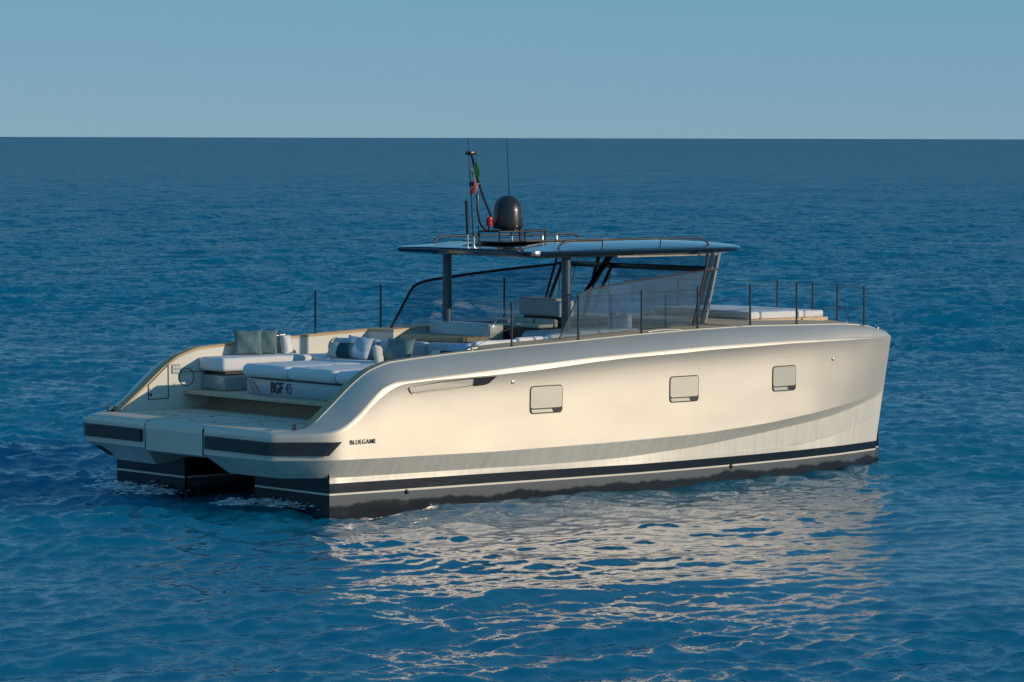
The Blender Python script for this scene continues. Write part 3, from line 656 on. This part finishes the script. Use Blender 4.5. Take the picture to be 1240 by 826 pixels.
cushion(10.11, 11.12, -1.30, 1.30, 2.50, 2.62, .035, yacht, 'bow_sunpad', 'fabric white')
cushion(11.13, 11.58, -1.30, 1.30, 2.50, 2.61, .035, yacht, 'bow_sunpad', 'fabric white')

# ------------------------------------------------------------------ cockpit furniture
tb = MB().box(4.70, 5.36, .05, 1.50, 2.235, 2.31, bev=.006).build('cockpit_table', 'teak cap', yacht)
MB().tube([(5.0, .8, 1.36), (5.0, .8, 2.24)], .05).build('pedestal', 'post metal', tb)
ga = MB().box(5.40, 5.72, .12, 1.62, 1.36, 2.50, bev=.02).build('galley_cabinet', 'pad base', yacht)
MB().box(5.42, 5.70, .100, .125, 2.20, 2.48, bev=.01).build('sunlit_end', 'gel cream', ga)  # paler than the cabinet: sun on its starboard end put into the colour
MB().box(5.72, 6.9, 1.05, 1.83, 1.36, 2.49, bev=.01).build('galley_counter', 'blue vinyl', yacht)
MB().box(5.76, 7.4, -.75, 1.04, 1.36, 2.44, bev=.01).build('console', 'console black', yacht)
MB().box(4.3, 5.40, -1.0, .1, 1.36, 2.16, bev=.01).build('sofa_base', 'console black', yacht)
hsb = MB().box(6.62, 6.80, -.33, .68, 2.36, 2.60).build('helm_seat', 'console black', yacht)
cushion(6.45, 6.66, -.33, .62, 2.62, 2.90, .05, hsb, 'backrest', 'fabric grey', .004)
MB().box(6.47, 6.78, -.40, -.335, 2.60, 2.88, bev=.03).build('sunlit_side', 'fabric white', hsb)  # white slab paints the sunlit side face of the grey seat back
for y in (-.42, .12):
    cushion(6.0, 6.32, y, y+.50, 2.44, 2.50, .025, yacht, 'seat_cushion', 'pillow cream', .004)
    cushion(6.34, 6.42, y, y+.50, 2.44, 2.575, .03, yacht, 'seat_cushion', 'pillow cream', .004)
cushion(5.3, 7.3, -1.66, -.75, 2.20, 2.44, .11, yacht, 'bench_cushion', 'fabric grey')
for x0, x1 in ((3.5, 4.35), (4.36, 5.0), (5.01, 5.6), (5.61, 6.9)):
    cushion(x0, x1, -1.86, -1.70, 2.20, itp((x0+x1)/2, Z8)+.055, .05, yacht, 'bench_cushion', 'fabric white', .003)
MB().box(3.5, 7.4, -1.84, -1.66, 1.36, 2.24).build('bench_base', 'locker grey', yacht)
# dashboard and two helm seats behind the windscreen
MB().box(7.6, 8.45, -1.8, 1.8, 1.36, 2.52, bev=.05).build('dashboard', 'console black', yacht)
MB().box(6.9, 7.55, -1.5, .3, 1.36, 2.36, bev=.03).build('helm_bench', 'grey panel', yacht)
for y in (-1.12, -.86):
    cushion(7.28, 7.42, y, y+.24, 2.40, 2.66, .06, yacht, 'headrest', 'white plastic', .01)

# ------------------------------------------------------------------ roof and posts
for sg in (1, -1):
    p = MB().tube([(5.66, 1.48*sg, 1.36), (5.66, 1.48*sg, 3.69)], .075, n=24); p.build('roof_post', 'post metal', yacht)
def roof_half(x):        # half width of the roof at x
    if x < 4.95: return 1.55+.22*min(1, (x-4.72)/.2)**.5 if x > 4.72 else 1.55
    if x < 8.2: return 1.77+.03*(x-4.95)/3.2
    return 1.80*max(0, 1-((x-8.2)/1.75)**3.2)**.5
def roof_z(x, u):        # top surface
    zc = 3.74+.105*min(1, max(0, (x-4.72))/1.2)**.7*(1-.9*max(0, (x-7.6)/2.35)**2)
    return 3.725+(zc-3.725)*(1-abs(u)**3.2)**.8
nx, nu = 90, 40; V = []; xs = [4.72+(9.95-4.72)*(1-math.cos(math.pi*i/nx))/2 for i in range(nx+1)]
for x in xs:
    h_ = max(roof_half(x), .02)
    for j in range(nu+1):
        u = math.sin(math.pi*(j/nu-.5)); V.append((x, h_*u, roof_z(x, u)))
b_ = MB(); Fc = [(i*(nu+1)+j, i*(nu+1)+j+1, (i+1)*(nu+1)+j+1, (i+1)*(nu+1)+j) for i in range(nx) for j in range(nu)]
b_.add(V, Fc, 0, True)
rim = [(x, -max(roof_half(x), .02)) for x in xs]+[(x, max(roof_half(x), .02)) for x in xs[::-1]]
n = len(rim); cxr = 7.2
prof = [(1.0, 3.725), (1.007, 3.70), (.998, 3.655), (.955, 3.625)]
V = []
for s, z in prof: V += [(cxr+(x-cxr)*s, y*s, z) for x, y in rim]
Fc = [(k*n+i, k*n+(i+1) % n, (k+1)*n+(i+1) % n, (k+1)*n+i) for k in range(3) for i in range(n)]; b_.add(V, Fc, 2, True)
b_.add([V[3*n+i] for i in range(n)], [tuple(range(n))], 1, False)
roof = b_.build('hardtop', ['roof navy', 'roof under', 'rim navy'], yacht)
MB().prism([(5.2, -.55, 3.83), (5.5, -.7, 3.845), (7.1, -.7, 3.848), (7.4, -.4, 3.850), (7.4, .4, 3.850), (7.1, .7, 3.848), (5.5, .7, 3.845), (5.2, .55, 3.83)], (0, 0, .018)).build('roof_hatch', 'black frame', roof)
MB().box(6.55, 8.75, -1.70, -1.655, 3.60, 3.655, bev=.008).build('sunlit_headliner_edge', 'sunlit headliner edge', roof)  # added pale strip painting in the sunlit edge of the headliner
MB().tube([(4.85, -1.70, 3.655), (6.5, -1.72, 3.655)], .035, n=12).build('awning_roller', 'black frame', roof)
MB().box(4.74, 4.86, -1.80, -1.70, 3.66, 3.74, bev=.015).build('corner_cleat', 'steel', roof)
for sg in (1, -1):
    y = 1.56*sg; b_ = MB()
    b_.tube([(5.42, y, 3.76), (5.50, y, 3.84), (5.60, y, 3.875), (5.8, y, 3.885), (8.3, y, 3.885), (8.5, y, 3.87), (8.62, y, 3.82), (8.66, y, 3.77)], .018, n=10)
    b_.tube([(6.35, y, 3.76), (6.35, y, 3.885)], .010); b_.tube([(7.6, y, 3.76), (7.6, y, 3.885)], .010); b_.build('roof_rail', 'dark steel', roof)

# ------------------------------------------------------------------ mast, aerials, radome
ms = MB()
ms.tube([(5.32, .0, 4.0), (5.20, 0, 4.05), (5.12, 0, 4.15), (5.08, 0, 4.30), (5.066, 0, 4.60), (5.19, 0, 4.604)], .020)
ms.tube([(5.70, 0, 4.0), (5.475, 0, 4.07), (5.38, 0, 4.196), (5.177, 0, 4.581), (5.05, 0, 4.892), (4.93, 0, 5.27)], .020)
ms.tube([(5.30, -.25, 4.0), (6.30, -.25, 4.0)], .016); ms.tube([(5.30, .25, 4.0), (6.30, .25, 4.0)], .016)
for x in (5.32, 5.75, 6.28):
    ms.tube([(x, -.25, 4.0), (x, .25, 4.0)], .014)
    for y in (-.25, .25): ms.tube([(x, y, 3.84), (x, y, 4.0)], .014)
mast = ms.build('mast', 'black frame', yacht)
MB().box(4.87, 5.0, -.07, .07, 5.22, 5.28, bev=.01).build('mast_head', 'black frame', mast)
MB().lathe((5.70, 0, 4.0), [(.10, -.02), (.11, .03), (.23, .035), (.245, .06), (.248, .12), (.245, .32), (.225, .42), (.18, .50), (.10, .56), (.02, .575)], n=48).build('radome', 'radome black', yacht)
MB().lathe((5.30, -.02, 4.09), [(.052, 0), (.058, .03), (.052, .06), (.058, .09), (.05, .135), (.02, .145)], n=20).build('signal_light', 'red lens', yacht)
MB().tube([(5.30, -.02, 4.0), (5.30, -.02, 4.09)], .022).build('light_bracket', 'black frame', yacht)
MB().tube([(4.92, 0, 4.76), (5.12, 0, 4.757)], .035, n=16).build('searchlight', 'black frame', yacht)
for (x, z0, z1, r_, y) in ((4.84, 3.96, 4.50, .026, .0), (5.90, 3.86, 4.48, .026, -.05)):
    a_ = MB().tube([(x+.03, y, z0), (x, y, z1)], r_, n=12).build('antenna', 'black frame', yacht)
    MB().tube([(x+.03, y, 3.76), (x+.03, y, z0+.02)], .012).build('antenna_foot', 'steel', a_)
for (xa, za, xb, zb) in ((4.97, 3.80, 4.842, 5.49), (5.76, 3.80, 5.649, 5.49)):
    a_ = MB().tube([(xa, -.03, za), ((xa+xb)/2, -.03, (za+zb)/2), (xb, -.03, zb)], .012, r2=.005, n=8).build('whip_antenna', 'dark steel', yacht)
    MB().tube([(xa, -.03, 3.77), (xa, -.03, 3.92)], .022).build('antenna_foot', 'steel', a_)
MB().tube([(5.08, -.05, 3.78), (5.05, -.05, 4.1)], .010).lathe((5.07, -.05, 3.93), [(.03, 0), (.03, .05)], n=12).build('small_antenna', 'black frame', yacht)
for x in (6.0, 6.3): MB().lathe((x, -.5, 3.86), [(.03, 0), (.03, .07), (.015, .09)], n=12).build('deck_light', 'steel', yacht)
MB().lathe((6.45, .1, 3.985), [(.14, 0), (.15, .01), (.13, .03), (.03, .04)], n=24).build('gps_dome', 'black frame', yacht)
# flag hanging from the mast
V = []; Fc = []; I = []
P0 = Vector((4.985, -.03, 5.17)); 
for i in range(13):
    for j in range(9):
        s = i/12; v = j/8
        x = 4.98+.11*v-(.02+.22*s*(.35+v*.65))*.9*(s)+.010*math.sin(6*s+4*v); z = 5.17-.30*v-.20*s*(.6+.4*v)-.10*s; y = -.03-.05*math.sin(7*s+3*v)-.04*s
        V.append((x, y, z))
for i in range(12):
    for j in range(8): Fc.append((i*9+j, i*9+j+1, (i+1)*9+j+1, (i+1)*9+j)); I.append(0 if i < 5 else (1 if i < 10 else 2))
fl = from_data('ensign_flag', V, Fc, ['flag green', 'flag white', 'flag red'], None, True, I)
so_ = fl.modifiers.new('thick', 'SOLIDIFY'); so_.thickness = .004
tag(fl, 'small green white and red flag drooping from the yacht’s mast', 'flag')

# ------------------------------------------------------------------ side glass and windscreen
def pane(name, poly, th, m_, frame=None, fr_r=.02, closed=False, parent=yacht, fm='black frame'):
    o = MB().prism(poly, th).build(name, m_, parent)
    if frame: MB().tube(frame, fr_r, n=8).build('frame', fm, o)
    return o
def arc(a, c, b, n=6): return [Vector(a).lerp(Vector(c), i/n).lerp(Vector(c).lerp(Vector(b), i/n), i/n) for i in range(n+1)]
for sg in (1, -1):
    def q(x, y, z): return Vector((x, -y*sg, z))
    aft = [q(4.98, 2.10, itp(4.98, Z8)+.02), q(5.28, 2.08, 2.85)]+arc(q(5.38, 2.07, 3.0), q(5.46, 2.06, 3.13), q(5.95, 2.04, 3.17))+[q(6.6, 2.0, 3.235), q(7.5, 1.94, 3.31), q(8.36, 1.85, 3.365)]
    bot = [q(8.02, 1.88, 2.48), q(7.0, 1.96, itp(7., Z8)+.03), q(6., 2.04, itp(6., Z8)+.025)]
    pane('side_glass', aft+bot, (0, .010*sg, 0), 'veiled glass' if sg == 1 else 'tinted glass', aft, .024 if sg == -1 else .013, fm='black frame' if sg == -1 else 'dark steel')
    if sg == 1: pass
    # mullion and corner of the windscreen
    MB().tube([q(8.02, 1.88, 2.48), q(8.33, 1.85, 3.40), q(8.40, 1.83, 3.66)], .022, n=8).build('windscreen_pillar', 'dark steel', yacht)
    cor_b = arc(q(8.03, 1.87, 2.485), q(8.50, 1.86, 2.49), q(8.62, 1.45, 2.50), 8); cor_t = arc(q(8.41, 1.83, 3.66), q(8.86, 1.80, 3.66), q(9.0, 1.45, 3.66), 8)
    V = cor_b+cor_t; Fc = [(i, i+1, 9+i+1, 9+i) for i in range(8)]
    g_ = MB().add(V, Fc, 0, True).build('corner_glass', 'clear glass', yacht)
    MB().tube([cor_b[4], cor_t[4]], .014, n=8).build('frame', 'steel', g_)
    MB().tube([cor_b[8], cor_t[8]], .035, n=8).build('frame', 'black frame', g_)
    MB().tube([a.lerp(b, .76) for a, b in zip(cor_b, cor_t)], .028, n=8).build('frame', 'post metal', g_)
    MB().tube([a+Vector((0, 0, .0)) for a in cor_b], .02, n=8).build('frame', 'post metal', g_)
    MB().tube([q(8.06, 1.85, 2.50), q(8.49, 1.80, 3.50), q(8.55, 1.78, 3.64)], .030, n=8).build('windscreen_pillar', 'black frame', yacht)
MB().prism([(8.62, -1.45, 2.50), (8.62, 1.45, 2.50), (9.0, 1.45, 3.64), (9.0, -1.45, 3.64)], (.01, 0, 0)).build('windscreen', 'clear glass', yacht)
MB().box(8.50, 8.56, -1.80, 1.80, 3.33, 3.42, bev=.01).build('windscreen_beam', 'black frame', yacht)
MB().tube([(8.02, .7, 2.94), (8.56, .7, 3.56)], .055, n=10).build('windscreen_strut', 'black frame', yacht)
MB().tube([(8.40, .75, 2.98), (8.62, .75, 3.36)], .032, n=10).build('windscreen_strut', 'black frame', yacht)

# ------------------------------------------------------------------ stanchions and guard wires
def post(x, y, z0, z1, r_=.017, name='stanchion'):
    o = MB().tube([(x, y, z0), (x, y, z1)], r_, n=10); o.lathe((x, y, z0), [(.032, 0), (.032, .012), (.02, .02)], n=12); return o.build(name, 'stanchion', yacht)
ST = [(3.70, 2.50), (5.05, 2.50), (6.38, 2.49), (7.65, 2.42), (8.85, 2.38), (9.95, 2.33)]
def zt(x): return itp(x, [(3.6, 3.01), (5, 3.085), (6.4, 3.115), (7.6, 3.135), (9, 3.15), (10, 3.145), (11, 3.11), (11.6, 3.06), (12.4, 3.045)])
for sg in (-1, 1):
    tops = []
    for (x, y) in ST:
        if sg == 1 and x > 8: y = y
        post(x, y*sg*.985, itp(x, Z8)+.01, zt(x)); tops.append((x, y*sg*.985))
    tops.append((11.55, 2.27*sg)); post(11.55, 2.27*sg, itp(11.55, Z8), zt(11.6))
    for h in (.0, .36):
        b_ = MB()
        for (a_, c_) in zip(tops[:-1], tops[1:]):
            za = zt(a_[0])-.04-h; zb = zt(c_[0])-.04-h; mid = ((a_[0]+c_[0])/2, (a_[1]+c_[1])/2, (za+zb)/2-.012)
            b_.tube([(a_[0], a_[1], za), mid, (c_[0], c_[1], zb)], .0035, n=5)
        if h == 0: b_.tube([(tops[0][0], tops[0][1], zt(3.7)-.04), (tops[0][0]-.78, 2.42*sg, itp(2.9, Z8)+.05)], .004, n=5)
        else: b_.tube([(tops[0][0], tops[0][1], zt(3.7)-.40), (tops[0][0]-.74, 2.42*sg, itp(2.9, Z8)+.05)], .004, n=5)
        b_.build('guard_wire', 'dark steel', yacht)
    MB().tube([(2.94, 2.42*sg, itp(2.94, Z8)+.01), (2.94, 2.42*sg, itp(2.94, Z8)+.06)], .03).tube([(2.86, 2.42*sg, itp(2.9, Z8)+.03), (3.05, 2.42*sg, itp(2.9, Z8)+.05)], .012).build('wire_anchor', 'steel', yacht)
FP = [(12.0, -1.2), (12.25, -.36), (12.30, .55)]
for (x, y) in FP: post(x, y, 2.36, 3.05)
for h in (0, .36):
    b_ = MB(); pp = [(11.55, -2.27)]+FP+[(11.55, 2.27)]
    for a_, c_ in zip(pp[:-1], pp[1:]): b_.tube([(a_[0], a_[1], 3.02-h), (c_[0], c_[1], 3.02-h)], .0035, n=5)
    b_.build('guard_wire', 'dark steel', yacht)
MB().tube([(12.0, -1.2, 3.0), (11.75, -1.75, 2.42)], .003, n=5).tube([(12.0, -1.2, 2.66), (11.75, -1.75, 2.42)], .003, n=5).build('gate_line', 'dark steel', yacht)
for p in ((11.62, -1.78), (12.0, -1.9), (12.22, -1.93)): MB().lathe((p[0], p[1], 2.40 if p[0] < 12 else 2.30), [(.03, 0), (.028, .03), (.01, .04)], n=12).build('bow_fitting', 'steel', yacht)
# low deck hardware on the starboard side deck
MB().tube([(6.55, -2.42, 2.45), (6.75, -2.42, 2.47), (7.1, -2.42, 2.47), (7.3, -2.42, 2.46)], .010).build('cleat', 'steel', yacht)

# ------------------------------------------------------------------ foam at the sterns
def foam(name, label, spots, seed):
    rg = random.Random(seed); b_ = MB()
    for (x, y, sx, sy, n, zmax) in spots:
        for _ in range(n):
            px = x+rg.gauss(0, sx); py = y+rg.gauss(0, sy); r_ = rg.choice((.010, .016, .024, .045))*rg.uniform(.6, 1.2); pz = .055+abs(rg.gauss(0, zmax))
            V = []
            for k in range(6):
                d = Vector(((1, 0, 0), (-1, 0, 0), (0, 1, 0), (0, -1, 0), (0, 0, .7), (0, 0, -.7))[k])*r_*rg.uniform(.6, 1.5)
                V.append((px+d.x*1.6, py+d.y*1.6, pz+d.z*.6))
            b_.add(V, [(0, 2, 4), (2, 1, 4), (1, 3, 4), (3, 0, 4), (2, 0, 5), (1, 2, 5), (3, 1, 5), (0, 3, 5)], 0, True)
    o = b_.build(name, 'foam white', None); tag(o, label, 'foam', None, 'stuff'); return o
mat('foam white', (.90, .93, .95), .6)
foam('foam', 'white foam streak by the starboard hull’s stern', [(-.45+.1*i, -1.2-.17*i+.25, .12, .12, 130, .04) for i in range(9)], 3)
foam('foam', 'pale splash of foam by the port hull’s stern', [(-.30, 2.5-.16*i, .2, .10, 70, .035) for i in range(10)], 5)
